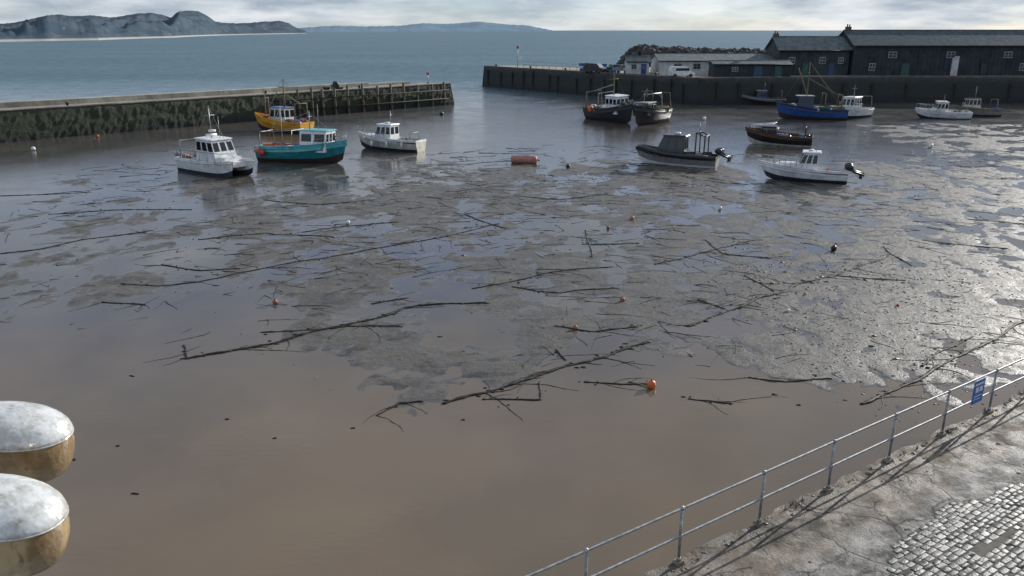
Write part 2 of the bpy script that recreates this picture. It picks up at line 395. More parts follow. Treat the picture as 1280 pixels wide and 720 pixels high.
for i in range(46):
    p=P0+dirp*random.uniform(27,46)+npn*random.uniform(2,4.5); b.box((p.x,p.y,ZR+.3+.5*(i%3)),(.9,.6,.55),random.choice([netg,rope,black,blue,grey]),random.uniform(0,3))
b.obj("fishing_gear_stack")
# ------------------------------------------------------------------ buildings
cladD=mat("dark_green_cladding",(0.038,0.052,0.055),0.8,vs=0.6,var=.4)
cladB=mat("weathered_black_boards",(0.030,0.040,0.046),0.8,vs=0.6,var=.4)
slate=mat("slate_roof",(0.085,0.11,0.12),0.8,vs=1.2,var=.3,bump=.05,bs=3,spec=.2)
slate2=mat("pale_slate_roof",(0.14,0.165,0.17),0.8,vs=1.0,var=.3,bump=.05,bs=3,spec=.2)
wallw=mat("painted_render",(0.55,0.55,0.53),0.8,vs=1,var=.25)
brick=mat("brown_brick",(0.12,0.09,0.07),0.85,vs=3)
def house(name,x0,x1,y0,y1,z0,eave,rid,mw,mr_,wins=(),doors=(),frame=None,rz=0,chim=(),ov=.35):
    root=bpy.data.objects.new(name,None); S.collection.objects.link(root); root.location=((x0+x1)/2,(y0+y1)/2,z0); root.rotation_euler=(0,0,rz)
    w=(x1-x0)/2; d=(y1-y0)/2; e=eave-z0; r_=rid-z0; frame=frame or white
    b=B(); b.add([(-w,-d,0),(w,-d,0),(w,d,0),(-w,d,0),(-w,-d,e),(w,-d,e),(w,d,e),(-w,d,e),(-w,0,r_),(w,0,r_)],
        [(0,1,5,4),(2,3,7,6),(1,2,6,9,5),(3,0,4,8,7)],mw)
    x=-w+.4
    while x<w: b.box((x,-d-.015,e/2),(.07,.05,e),mw); x+=.8
    b.obj("walls",parent=root)
    b=B(); th=.18; sl=(r_-e)/d
    for s in(-1,1):
        y_e=s*(d+ov); ze=e-ov*sl
        vs=[(-w-ov,y_e,ze+.02),(w+ov,y_e,ze+.02),(w+ov,0,r_+.02),(-w-ov,0,r_+.02)]
        vs+=[(a_,b2,c_+th) for a_,b2,c_ in vs]
        b.add(vs,[(0,1,2,3),(4,5,6,7),(0,1,5,4),(1,2,6,5),(3,0,4,7)],mr_)
    b.tube([(-w-ov,0,r_+th),(w+ov,0,r_+th)],.13,mr_,6)
    b.tube([(-w-ov,-d-ov-.08,e-ov*sl+.08),(w+ov,-d-ov-.08,e-ov*sl+.08)],.09,black,6)
    b.obj("roof",parent=root)
    b=B()
    for (wx,wz,ww,wh) in wins:
        b.box((wx,-d-.05,wz),(ww+.2,.12,wh+.2),frame); b.box((wx,-d-.09,wz),(ww,.08,wh),glass)
        b.box((wx,-d-.14,wz),(.07,.04,wh),frame); b.box((wx,-d-.14,wz),(ww,.045,.06),frame)
    if wins: b.obj("windows",parent=root)
    b=B()
    for (wx,ww,wh,m) in doors: b.box((wx,-d-.06,wh/2+.02),(ww,.14,wh),m); b.box((wx,-d-.05,wh+.06),(ww+.3,.2,.12),mw)
    if doors: b.obj("doors",parent=root)
    b=B()
    for (cx,cy,ch) in chim:
        zb=r_-abs(cy)*sl-.4; b.box((cx,cy,zb+ch/2),(.9,.7,ch),brick); b.tube([(cx-.2,cy,zb+ch),(cx-.2,cy,zb+ch+.45)],.12,brick,8); b.tube([(cx+.2,cy,zb+ch),(cx+.2,cy,zb+ch+.4)],.12,brick,8)
    if chim: b.obj("chimneys",parent=root)
    return root
bluedk=mat("dull_blue_door",(0.03,0.07,0.14),.6); greendk=mat("dull_green_door",(0.03,0.09,0.08),.6)
greyf=mat("grey_frame",(0.36,0.37,0.37),.6)
house("cottage_row",48,60.6,150,158,ZR,8.6,10.7,cladD,slate2,[(-4,2.6,.9,1.0),(1.5,2.6,.9,1.0),(4.8,2.6,.7,.9)],[(-1.5,1.1,2.1,greendk),(3.2,1.0,2.1,bluedk)],frame=greyf,chim=[(-6,0,1.1)])
house("harbour_warehouse",61,112,149.2,159.5,ZR,9.4,11.8,cladB,slate,[(-18.6,3.6,1.3,.9),(-8.2,3.6,1.3,.9),(2,3.6,1.3,.9),(12,3.6,1.2,.9),(-22,1.5,.9,1.1),(5,1.5,.9,1.1)],[(-7.2,1.2,3.4,wallw),(-16,1.4,2.1,greendk),(9,2.2,2.4,bluedk),(-2,1.0,2.1,black)],frame=greyf,chim=[(-25,0,1.2)])
house("workshop",27,49.5,152,162,ZR,6.6,7.6,wallw,slate2,[(-8,1.5,1.2,.8),(-4.5,1.5,1.2,.8),(7,1.5,1.2,.8)],[(-1,2.6,2.0,bluedk),(3.5,2.4,2.0,bluedk)],frame=greyf)
house("harbour_hut",21.2,25.2,153,157,ZR,6.5,7.3,wallw,slate,[(-.8,1.4,.8,.7)],[(1,.9,1.9,bluedk)],frame=greyf)
house("boat_shed",35,48.5,144.5,148,ZR,6.3,6.7,cladB,slate2,[(-3,1.3,.9,.6)],[(1,1.5,1.8,bluedk),(4.5,1.2,1.8,greendk)],frame=greyf,ov=.2)
t=NT("rock_armour"); t.out('Base Color',t.mix(t.mr(t.noise(.5,6,.7),.4,.6),(0.035,0.035,0.033),(0.08,0.077,0.07))); t.out('Roughness',.9)
b=B()
for i in range(620):
    u=random.random(); w_=random.gauss(0,.33); w_=max(-1,min(1,w_))
    x=24+u*44; hh=8.2*(min(1,u/.12)**.5)*(1-.2*u)
    z=2+(hh-2)*(1-abs(w_)**1.2)+random.uniform(-.4,.2)
    b.ball((x,196+w_*9,z),(random.uniform(.7,1.5),random.uniform(.7,1.4),random.uniform(.5,1.0)),t.m,6,4,.22)
for i in range(len(b.sm)): b.sm[i]=False
b.obj("rock_breakwater")
def van(px,Y,L,col,rz=0):
    p=atY(px,92,Y); b=B(); h=1.9
    prof=[(-L/2,.35),(L/2-.05,.35),(L/2,.8),(L/2-.7,1.05),(L/2-1.4,1.75),(-L/2+.2,1.85),(-L/2,1.1)]
    n=len(prof); w=.85
    vs=[(x,-w,z) for x,z in prof]+[(x,w,z) for x,z in prof]
    b.add(vs,[tuple(range(n)),tuple(range(2*n-1,n-1,-1))]+[(i,i+n,(i+1)%n+n,(i+1)%n) for i in range(n)],col)
    for x in(-L/2+.75,L/2-.8):
        for y in(-w,w): b.tube([(x,y-.1,.33),(x,y+.1,.33)],.33,black,12)
    b.box((-.1,-w-.01,1.35),(L*.55,.03,.42),glass); b.obj("parked_van",(p.x,Y,ZR+.004),rz)
van(852,143.8,4.3,white,.1); 
van(744,158.5,4.2,black,-.6)
# ------------------------------------------------------------------ boats
def hull(b,L,W,fb,rise,top,bot,deck,trim,draft=.35,drop=.35,fd=2,stripe=None,rake=.5,tr=.85,cx=0,cy=0,full=2.2):
    n=22;m=8; V=[]; st=[]
    for i in range(n+1):
        s=i/n; hb=W/2*(tr+(1-tr)*math.sin(min(1,s/.5)*math.pi/2))
        if s>.45: hb*=max(0.0,1-((s-.45)/.55)**full)
        hb=max(hb,.03); dz=fb+rise*s**2.2+.06*(1-s)**2; kz=-draft+(draft+.25*fb)*max(0,(s-.72)/.28)**2.2
        st.append((s,hb,dz,kz))
        for j in range(m+1):
            v=j/m; p=.28+.75*s**2.5
            V.append((cx-L/2+L*s+rake*v*s**5-rake*.3*s**5,cy+hb*v**p,kz+(dz-kz)*v))
    M=m+1; side=[];
    def put(j0,j1,mt):
        fs=[]
        for i in range(n):
            for j in range(j0,j1): fs.append((i*M+j,(i+1)*M+j,(i+1)*M+j+1,i*M+j+1))
        b.add(V,fs,mt,True)
        V2=[(x,2*cy-y,z) for x,y,z in V]; b.add(V2,[f[::-1] for f in fs],mt,True)
    put(0,3,bot); put(3,6,top); put(6,7,stripe or top); put(7,8,trim)
    T=[V[j] for j in range(M)]; T2=[(x,2*cy-y,z) for x,y,z in T]
    b.add(T+T2[::-1],[tuple(range(2*M))],top)
    go_,gi,dk=[],[],[]
    for i,(s,hb,dz,kz) in enumerate(st):
        x=V[i*M+m][0]; g=max(hb-.09,.0); d=dz-(drop if i<n*fd else .03)
        go_.append((x,hb,dz)); gi.append((x,g,dz+.015)); dk.append((x,g,d))
    for sg in(1,-1):
        vs=[(x,cy+sg*y,z) for x,y,z in go_+gi+dk]; k=n+1
        b.add(vs,[(i,i+1,k+i+1,k+i) for i in range(n)]+[(k+i,k+i+1,2*k+i+1,2*k+i) for i in range(n)],trim)
    vs=[(x,cy+y,z) for x,y,z in dk]+[(x,cy-y,z) for x,y,z in dk]; k=n+1
    b.add(vs,[(i,i+1,k+i+1,k+i) for i in range(n)],deck)
    b.box((cx-L/2+.03,cy,fb-.05),(.1,W*tr*.95,.2),trim)
    for sg in(1,-1): b.tube([(V[i*M+m-1][0],cy+sg*(V[i*M+m-1][1]-cy+.03),V[i*M+m-1][2]) for i in range(n+1)],.04,trim,5)
    return lambda s:(cx-L/2+L*s,)+tuple(st[int(round(s*n))][1:3])
def cabin(b,x0,x1,w,z0,z1,mw,mr_,rakeF=.35,rakeB=.05,tap=.88,nside=3,nf=3,ov=.15,vz=(.48,.88),th=.09,cy=0):
    lo=[(x0,-w/2),(x1,-w/2),(x1,w/2),(x0,w/2)]; hi=[(x0+rakeB,-w/2*tap),(x1-rakeF,-w/2*tap),(x1-rakeF,w/2*tap),(x0+rakeB,w/2*tap)]
    vs=[(x,y+cy,z0) for x,y in lo]+[(x,y+cy,z1) for x,y in hi]
    b.add(vs,[(0,1,5,4),(1,2,6,5),(2,3,7,6),(3,0,4,7),(4,5,6,7)],mw)
    def win(q,n):
        for i in range(n): b.panel(q,(i+.12)/n,(i+.88)/n,vz[0],vz[1],glass,.012)
    win([vs[0],vs[1],vs[5],vs[4]],nside); win([vs[1],vs[2],vs[6],vs[5]],nf); win([vs[2],vs[3],vs[7],vs[6]],nside); win([vs[3],vs[0],vs[4],vs[7]],2)
    cxm=(hi[0][0]+hi[1][0])/2
    b.box((cxm,cy,z1+th/2+.002),(hi[1][0]-hi[0][0]+2*ov,w*tap+1.4*ov,th),mr_,0,.93)
def pulpit(b,L,W,fb,rise,s0=.55,h=.55,full=2.2,m=None):
    m=m or steel; top=[];
    ss_=np.linspace(s0,1,8)
    for sg in(1,-1):
        pts=[]
        for s in ss_:
            hb=W/2*max(0.02,1-(max(0,s-.45)/.55)**full)-.08; hb=max(hb,.02); z=fb+rise*s**2.2
            x=-L/2+L*s+.3*s**5-.05; pts.append((x,sg*hb,z+h)); b.tube([(x,sg*hb,z),(x,sg*hb,z+h)],.022,m,5)
        b.tube(pts,.028,m,5)
def outboard(b,x,y,z,m=black):
    b.ball((x-.2,y,z+.62),(.34,.22,.30),m,10,6); b.box((x-.12,y,z+.2),(.22,.16,.8),m,0,.9); b.box((x-.2,y,z-.35),(.5,.06,.06),m); b.box((x-.12,y,z-.3),(.16,.1,.5),m)
def outboard_up(b,x,y,z,m=black):
    b.ball((x-.05,y,z+.65),(.36,.22,.28),m,10,6); b.tube([(x-.1,y,z+.5),(x-.55,y,z+.25),(x-1.0,y,z+.12)],[.15,.10,.08],m,8)
    b.tube([(x-.95,y,z+.12),(x-1.2,y,z+.05)],[.09,.07],m,8); b.box((x-1.0,y,z-.08),(.22,.05,.35),m)
    for k in range(3):
        a_=k*2.094; b.box((x-1.22,y+.12*math.cos(a_),z+.05+.12*math.sin(a_)),(.03,.11,.11),m)
def clutter(b,x0,x1,w,z,n,ms,sz=.4):
    for i in range(n):
        x=random.uniform(x0,x1); y=random.uniform(-w/2,w/2); s=random.uniform(.5,1.2)*sz; m=random.choice(ms)
        if random.random()<.45: b.ball((x,y,z+s*.35),(s*.55,s*.5,s*.4),m,8,5,.12)
        else: b.box((x,y,z+s*.4),(s*1.2,s*.8,s*.8),m,random.uniform(0,3),.95)
def mast(b,x,y,z0,z1,r=.05,stay=None,cross=None,m=None):
    m=m or steel; b.tube([(x,y,z0),(x,y,z1)],[r,r*.5],m,6)
    if cross: b.tube([(x,y-cross/2,z0+(z1-z0)*.7),(x,y+cross/2,z0+(z1-z0)*.7)],r*.5,m,5)
    if stay:
        for sx,sy,sz in stay: b.tube([(x,y,z1-.1),(sx,sy,sz)],.018,m,4)
def gantry(b,x,w,z0,h,m=steel,r=.05):
    b.tube([(x,-w/2,z0),(x,-w/2*.9,z0+h),(x,w/2*.9,z0+h),(x,w/2,z0)],r,m,6)
def place(b,name,px,py,yaw,roll=0,pitch=0,z=0.0):
    p=G(px,py,0); o=b.obj(name,(p.x,p.y,z),rot=(math.radians(roll),math.radians(pitch),math.radians(yaw))); return o
def fender(b,x,y,z,m=None): b.tube([(x,y,z+.3),(x,y,z+.22),(x,y,z-.22),(x,y,z-.3)],[.04,.12,.12,.03],m or white,8)
# a. white catamaran
b=B()
for cy in(-1.0,1.0): hull(b,8,1.15,1.15,.35,white,antib,grey,white,draft=.3,drop=.05,cy=cy,full=2.6,rake=.3,tr=.95)
b.box((-.5,0,.95),(6.6,1.6,.35),white); b.box((-.5,0,1.16),(6.4,2.9,.06),grey)
b.box((2.9,0,1.05),(.9,1.7,.45),white)
cabin(b,-1.2,1.9,2.2,1.18,3.0,white,white,rakeF=.7,nside=3)
b.box((2.2,0,1.4),(1.3,1.9,.45),white,0,.85)
mast(b,-.2,0,3.05,5.8,.07,[(-3.6,0,1.6),(2.8,0,1.6)],1.0); mast(b,.3,.5,3.05,4.9,.03); b.tube([(-.2,-.5,3.3),(-.2,.5,3.3)],.12,white,8)
b.tube([(0,0,3.6),(0,0,3.75)],.32,white,12)
for sg in(-1,1):
    pts=[(-3.8,sg*1.5,1.9),(3.2,sg*1.5,2.1),(3.9,sg*1.0,2.15)]; b.tube(pts,.03,steel,5)
    for x in(-3.8,-2.6,-1.4,0,1.2,2.3,3.2): b.tube([(x,sg*1.5,1.15),(x,sg*1.5,1.95+.02*x)],.022,steel,5)
gantry(b,-3.4,2.6,1.2,1.5); clutter(b,-3.6,-1.6,2.2,1.2,9,[orange,blue,black,grey,rope],.45)
outboard(b,-4.1,-1,.7,grey); outboard(b,-4.1,1,.7,grey)
place(b,"catamaran_fishing_boat",271,216,-38)
# b. yellow trawler
b=B(); hull(b,8.2,3.1,1.25,.9,yellow,antif,tan,yellow,drop=.5,stripe=yellow,full=2.6)
cabin(b,-1.4,1.3,1.9,.8,2.9,cream,blue,nside=3)
b.box((2.2,0,1.35),(1.4,1.4,.4),yellow,0,.9)
mast(b,-.6,0,2.95,6.4,.11,[(3.8,0,2.1),(-3.8,1.2,1.4),(-3.8,-1.2,1.4)],1.6,rope); mast(b,2.6,0,1.3,5.1,.10,[(3.9,0,2.1)],1.0,rope)
gantry(b,-3.2,2.3,.9,2.6,rope,.1); b.tube([(-3.2,0,3.4),(-.6,0,4.6)],.08,rope,6); b.tube([(2.6,0,2),(.4,0,4.9)],.06,rope,6)
clutter(b,-3.6,-1.5,2.2,.95,26,[orange,netg,black,rope,redp,blue],.7); clutter(b,1.6,3,1.6,1.5,8,[rope,netg,orange,black],.5)
for x in(-2,0,2): fender(b,x,-1.6,.9,orange)
place(b,"fishing_trawler",353,164,152,2)
# c. teal boat
b=B(); hull(b,8.6,3.2,1.45,.75,teal,antif,grey,tealL,drop=.55,full=3.0,tr=.9,stripe=teal)
cabin(b,.3,2.9,2.2,1.05,3.0,white,tealL,rakeF=-.15,nside=2,vz=(.5,.86))
b.box((1.5,-1.12,1.45),(2.4,.05,.5),teal); b.box((1.5,1.12,1.45),(2.4,.05,.5),teal)
gantry(b,-3.7,2.7,.9,1.9); gantry(b,-.4,2.5,.9,2.1); b.tube([(-3.7,-1.2,2.8),(-.4,-1.15,3.0)],.04,steel); b.tube([(-3.7,1.2,2.8),(-.4,1.15,3.0)],.04,steel)
mast(b,.9,0,3,4.8,.06,[(3.9,0,2.2),(-3.7,0,2.8)],.9); mast(b,-2.4,.6,.9,5.1,.05,[(-3.9,0,1.4)]);mast(b,1.6,.4,3,5.4,.03)
clutter(b,-3.7,-.6,2.4,1.05,30,[orange,netg,black,rope,redp,blue,white],.65)
b.ball((-3.9,-1.45,1.15),.36,pink); b.ball((-3.3,-1.75,.9),.33,redp); b.ball((-4.5,.2,1.0),.33,orange)
pulpit(b,8.6,3.2,1.45,.75,.72,.4,3.0)
place(b,"teal_fishing_boat",379,202,-14,-2)
# d. white boat with blue line
b=B(); hull(b,7.4,2.7,1.15,.6,cream,antib,grey,white,drop=.4,stripe=navy,full=2.5)
cabin(b,-.6,1.5,1.9,.8,2.6,white,white,rakeF=.5); b.box((2.1,0,1.35),(1.7,1.5,.35),white,0,.8)
mast(b,-.1,0,2.6,4.0,.06,None,.7); b.tube([(.3,0,2.7),(.3,0,2.85)],.25,white,10)
pulpit(b,7.4,2.7,1.15,.6,.5,.55,2.5); clutter(b,-3.2,-1,2,.75,12,[black,rope,orange,blue],.5); gantry(b,-2.9,2.1,1.1,.8,steel,.035)
for x in(-2.2,-.4,1.4): fender(b,x,1.42,.7)
place(b,"white_fishing_boat",488,187,157,2)
# e. mooring buoy
b=B(); b.tube([(-1.25,0,.34),(-1.22,0,.34),(-1.1,0,.34),(-.3,0,.36),(.4,0,.36),(1.1,0,.34),(1.22,0,.34),(1.25,0,.34)],[.12,.28,.38,.40,.40,.38,.28,.12],pink,16)
b.tube([(1.25,0,.34),(1.55,0,.25)],.06,black,6); b.tube([(0,-.05,.70),(0,-.05,.80),(.5,-.05,.80),(.5,-.05,.70)],.03,steel,6)
place(b,"mooring_buoy",655,204,-6)
# f. dark cabin RIB
b=B(); hull(b,7.4,2.5,.95,.55,grey,white,grey,black,drop=.3,full=2.5,stripe=black)
for sg in(-1,1): b.tube([(-3.6,sg*1.25,.95),(-1,sg*1.3,.98),(1,sg*1.2,1.08),(2.4,sg*.85,1.3),(3.3,sg*.4,1.5),(3.75,0,1.58)],[.2,.24,.24,.23,.2,.15],black,8)
dg=mat("dark_grey_paint",(0.05,0.054,0.06),.4)
cabin(b,-.8,2.1,1.85,.75,2.7,dg,black,rakeF=.9,vz=(.42,.9)); gantry(b,-1.8,2.1,.9,2.2,black,.07); gantry(b,-2.6,2.1,.9,1.9,black,.07)
b.tube([(-1.8,-.9,3.1),(-2.6,-.9,2.8)],.06,black);b.tube([(-1.8,.9,3.1),(-2.6,.9,2.8)],.06,black); mast(b,-1.9,0,3.0,4.0,.05,None,.8); b.tube([(.1,0,2.8),(.1,0,3.0)],.28,white,10)
outboard_up(b,-3.75,-.42,.85); outboard_up(b,-3.75,.42,.85); clutter(b,-3.2,-.8,1.6,.8,14,[black,grey,dg],.65)
place(b,"rigid_inflatable_boat",846,206,156,2)
# h. dark low boat
b=B(); hull(b,6.8,2.5,1.05,.75,black,cream,tan,mat("brown_varnish",(0.12,0.06,0.03),.4),drop=.4,full=2.6)
cabin(b,.3,2.0,1.5,.8,1.75,black,tan,rakeF=.4,vz=(.5,.85)); gantry(b,-2.6,2,.9,1.1,black,.05)
clutter(b,-2.9,0,1.9,.8,16,[black,netg,tan,blue,rope],.55); mast(b,.4,0,1.8,2.9,.04); pulpit(b,6.8,2.5,1.05,.75,.7,.4,2.6)
b.box((1.2,0,1.95),(1.6,1.5,.22),black)
place(b,"open_fishing_boat",974,181,158,-2)
# i. white cuddy with outboard
b=B(); hull(b,6.6,2.5,1.0,.55,white,antib,grey,white,drop=.4,full=2.4,stripe=grey,rake=.8,draft=.2)
b.add([(0,-.95,1.1),(2.4,-.55,1.35),(2.4,.55,1.35),(0,.95,1.1),(0,-.8,1.55),(2.0,-.35,1.5),(2.0,.35,1.5),(0,.8,1.55)],[(0,1,5,4),(1,2,6,5),(2,3,7,6),(4,5,6,7)],white)
cabin(b,-.9,.9,1.8,.7,2.4,white,white,rakeF=.75,rakeB=.0,vz=(.5,.9),ov=.22); b.tube([(-.3,0,2.5),(-.3,0,2.62)],.2,white,10)
pulpit(b,6.6,2.5,1.0,.55,.55,.5,2.4); outboard_up(b,-3.3,-.3,.75); outboard_up(b,-3.3,.35,.7); clutter(b,-2.9,-1.2,1.8,.65,9,[black,blue,grey,orange],.4)
b.tube([(-3.1,-1.1,1.3),(-1.2,-1.15,1.35)],.025,steel); mast(b,-.7,.3,2.45,3.6,.025)
place(b,"motor_boat",1005,226,160,2)
# g. fishing boats moored at mouth
for (px,py,yaw,hc,cc,L) in((763,151,-58,dg,white,9),(812,154,-125,black,dg,8.5)):
    b=B(); hull(b,L,3.4,1.6,1.1,hc,antif,grey,hc,drop=.6,full=2.8)
    one=hc==dg
    cabin(b,.2,2.7,2.3,1.2,3.5 if one else 2.8,cc,white if one else grey,rakeF=.1,vz=(.55,.85)); mast(b,.8,0,3.5,6.6 if one else 4.6,.10,[(3.9,0,2.7),(-4,0,3.2)],1.6,rope)
    gantry(b,-3.7,2.8,1.2,2.6,rope,.1); gantry(b,-1,2.8,1.2,2.6,steel,.08); b.tube([(-3.7,0,3.8),(.8,0,5.0 if one else 3.8)],.08,steel)
    clutter(b,-3.9,-.2,2.8,1.3,40,[netg,black,rope,white,blue,grey,orange],.8); clutter(b,2.4,3.8,1.8,2.2,10,[rope,black,white,grey],.6); pulpit(b,L,3.4,1.6,1.1,.65,.5,2.8)
    place(b,"fishing_boat",px,py,yaw,3)
# j. blue trawler
b=B(); hull(b,9.2,3.3,1.35,1.0,blue,antif,grey,navy,drop=.5,full=2.7,stripe=blue)
cabin(b,.1,2.2,2.1,1.0,3.2,navy,cream,rakeF=.05); mast(b,.9,0,3.0,7.8,.11,[(4.2,0,2.5),(-4.2,1,1.5),(-4.2,-1,1.5)],1.4,rope)
b.tube([(.9,0,3.4),(2.4,0,7.0)],.09,rope,6); gantry(b,-3.6,2.7,1,2.4,rope,.1); gantry(b,-1.4,2.7,1,2.6,rope,.08); b.tube([(-3.6,0,3.2),(.9,0,5.6)],.06,rope)
clutter(b,-4,-.3,2.7,1.1,34,[orange,netg,black,rope,white,blue],.8); clutter(b,2.3,3.6,1.5,1.7,7,[rope,black,white],.5)
place(b,"blue_fishing_trawler",1014,149,172,2)
# k
b=B(); hull(b,7.2,2.8,1.2,.7,white,antib,grey,white,drop=.4,full=2.5,stripe=white)
cabin(b,-.4,1.9,2.0,.9,2.9,white,white,rakeF=.5); mast(b,.2,0,2.9,4.6,.06,None,.8); pulpit(b,7.2,2.8,1.2,.7,.5,.6,2.5); clutter(b,-3.2,-.8,2,.9,12,[black,blue,grey],.6); gantry(b,-2.8,2.3,1.1,1.8)
place(b,"white_motor_boat",1066,147,-142,2)
# l
b=B(); hull(b,6.8,2.5,1.0,.6,black,antif,tan,grey,drop=.4); cabin(b,-.2,1.6,1.7,.8,2.3,navy,grey); mast(b,.1,0,2.3,3.6,.05,None,.8); gantry(b,-2.6,2,.9,1.5); clutter(b,-3,-.6,1.8,.8,14,[orange,black,netg,rope,white],.6)
place(b,"small_fishing_boat",955,131,170,0)
# m
b=B(); hull(b,7,2.6,1.0,.5,white,antib,grey,white,drop=.4); cabin(b,-.3,1.6,1.8,.8,2.3,white,grey,rakeF=.6); pulpit(b,7,2.6,1.0,.5); gantry(b,-2.6,2,.9,1.2); clutter(b,-3,-.6,1.8,.7,7,[black,blue,rope],.4); mast(b,.2,0,2.3,3.3,.04)
place(b,"day_boat",1178,148,170,-4)
b=B(); hull(b,7,2.6,1.0,.6,grey,antif,tan,rope,drop=.4); cabin(b,-.3,1.7,1.8,.8,2.5,cream,black,rakeF=.4); gantry(b,-2.6,2,.9,1.5); clutter(b,-3,-.6,1.8,.7,14,[black,blue,rope,orange],.6); mast(b,.2,0,2.5,4.2,.05,None,.7)
place(b,"crab_boat",1218,145,178,4)
b=B(); hull(b,3.4,1.4,.5,.2,white,grey,grey,white,drop=.25,draft=.1,rake=.2); b.box((0,0,.38),(.25,1.2,.05),tan); b.box((-.9,0,.38),(.25,1.2,.05),tan)
place(b,"rowing_dinghy",955,160,20)
# ------------------------------------------------------------------ mooring chains on the mud
def resample(P,d):
    out=[P[0]]
    for a_,c_ in zip(P[:-1],P[1:]):
        n=max(1,int((c_-a_).length/d))
        for i in range(1,n+1): out.append(a_.lerp(c_,i/n))
    return out
def hz(p): return max(0.0,float(mudh(np.array(p.x),np.array(p.y))))
def chain(name,pix,r=.065,br=8):
    P=resample([G(*q) for q in pix],.12); b=B(); k=random.uniform(0,99); pts=[];rad=[]
    for i,p in enumerate(P):
        o=Vector(((float(vn(i*.07,k))-.5)*.35+random.uniform(-.018,.018),(float(vn(k,i*.07))-.5)*.35+random.uniform(-.018,.018),0))
        q=p+o; q.z=hz(q)+.014; pts.append(q); rad.append(max(.02,r*(.4+.9*float(vn(i*.35,k+7))+random.uniform(-.15,.25))))
    b.tube(pts,rad,weed,6,flat=.5)
    for j in range(int(len(pts)*.5)):
        q=pts[random.randrange(len(pts))]; s_=random.uniform(.015,.06)*r/.05; sp_=.07 if random.random()<.8 else .3
        b.ball((q.x+random.gauss(0,sp_),q.y+random.gauss(0,sp_),q.z-.006),(s_*random.uniform(1,2.2),s_*random.uniform(.6,1.2),.02),weed,7,4,.4)
    for j in range(br):
        q=pts[random.randrange(len(pts))]; a_=random.choice([0.2,3.3,0.9,4.0,-.6])+random.uniform(-.3,.3); L=random.uniform(.5,2.6); strand(b,q,a_,L,r*.34)
    return b.obj(name)
def strand(b,q,a_,L,r):
    p=q.copy(); pts=[p.copy()]; n=max(4,int(L/.13)); 
    for i in range(n):
        a_+=random.uniform(-.24,.24); p=p+Vector((math.cos(a_),math.sin(a_),0))*L/n; p.z=hz(p)+.007; pts.append(p.copy())
    b.tube(pts,[r*(1.1-.8*i/n)*random.uniform(.5,1.4) for i in range(n+1)],weed,5,flat=.6)
CH=[[(232,450),(270,442),(310,435),(370,420),(430,407),(480,396),(510,385),(560,379),(605,378)],
 [(550,508),(580,495),(620,485),(660,474),(700,460),(760,444),(812,428)],
 [(863,407),(910,388),(960,372),(1000,357),(1038,347)],[(1038,347),(1080,331),(1112,320)],
 [(1078,505),(1120,488),(1180,457),(1230,430),(1285,398)],
 [(153,355),(200,358),(245,354),(300,341),(350,331),(430,318),(500,305),(560,295),(625,280)],
 [(0,318),(50,311),(100,300),(150,294),(190,288)],[(588,362),(630,354),(680,342),(720,337),(765,334)],
 [(130,378),(180,382)],[(600,500),(640,498),(672,498),(678,478)],[(430,408),(500,408)],[(226,433),(236,449)],
 [(330,416),(400,412),(432,408)],[(870,374),(905,386)],[(690,437),(705,452)],[(1210,275),(1250,277),(1290,282)],
 [(860,497),(890,500),(915,503)],[(930,345),(970,366)],[(735,478),(780,481),(812,480)],[(725,305),(800,305)],
 [(1150,460),(1185,438),(1215,420)],[(470,520),(500,503),(530,500)],[(580,268),(630,286)],[(0,245),(60,243),(110,240)],[(60,268),(160,262),(240,262)],
 [(1100,308),(1140,332)],[(1040,345),(1130,352)],[(735,288),(738,322)],[(460,380),(512,372)],[(880,300),(905,318),(960,322)],
 [(330,250),(400,256),(470,250)],[(640,245),(700,250),(760,243)],[(820,330),(870,318),(940,300)],[(380,290),(430,283),(500,278)],[(1150,300),(1200,306),(1260,312)],[(200,330),(250,338),(300,336)],
 [(690,410),(740,414),(800,408)],[(640,360),(700,366),(770,360)],[(930,470),(980,478),(1040,474)],[(250,300),(330,292),(420,296)]]
for i,cpx in enumerate(CH):
    chain("mooring_chain",cpx,.070 if i in(0,1,2,4) else .044,10 if i<8 else 3)
b=B(); cnt=0
while cnt<1700:
    x=random.uniform(-42,60); y=random.uniform(27,88)
    m_=float(mudmask(np.array(x),np.array(y)))
    if random.random()>m_*.9+.03 or float(vn(x*.18,y*.12,88))<.36: continue
    cnt+=1; q=Vector((x,y,0)); q.z=hz(q)+.005; a_=random.gauss(.25,.8)+(math.pi if random.random()<.5 else 0)
    strand(b,q,a_,random.uniform(.2,2.2)*(.5+y/70),random.uniform(.006,.017)*(.6+y/38))
    if random.random()<.35: strand(b,q,a_+random.choice([-1,1])*.7,random.uniform(.3,1.2),.014)
b.obj("seaweed_strands")
stone=mat("wet_stone",(0.10,0.094,0.08),.4,vs=5,var=.5,coords='Object')
b=B(); cnt=0
while cnt<3600:
    if random.random()<.7: x=random.uniform(11,34); y=random.uniform(22,42)
    else: x=random.uniform(-35,60); y=random.uniform(25,85)
    if random.random()>float(mudmask(np.array(x),np.array(y)))+.01: continue
    cnt+=1; s_=random.uniform(.008,.026)*(1+y/50)*(2.0 if random.random()<.03 else 1); q=Vector((x,y,0))
    b.ball((x,y,hz(q)+s_*.1),(s_*random.uniform(1,1.9),s_,s_*.5),(stone if random.random()<.6 else weed) if random.random()<.97 else conc2,6,4,.25)
for px,py in((170,617),(287,524),(345,548),(150,557),(967,493),(998,506),(582,525),(120,232),(550,421),(40,185),(92,575),(165,470),(440,535)):
    q=G(px,py); s_=.06
    for k in range(3): b.ball((q.x+random.uniform(-.09,.09),q.y+random.uniform(-.04,.04),.005),(s_*random.uniform(.7,1.5),s_*.6,s_*.35),weed,7,4,.25)
b.obj("stones")
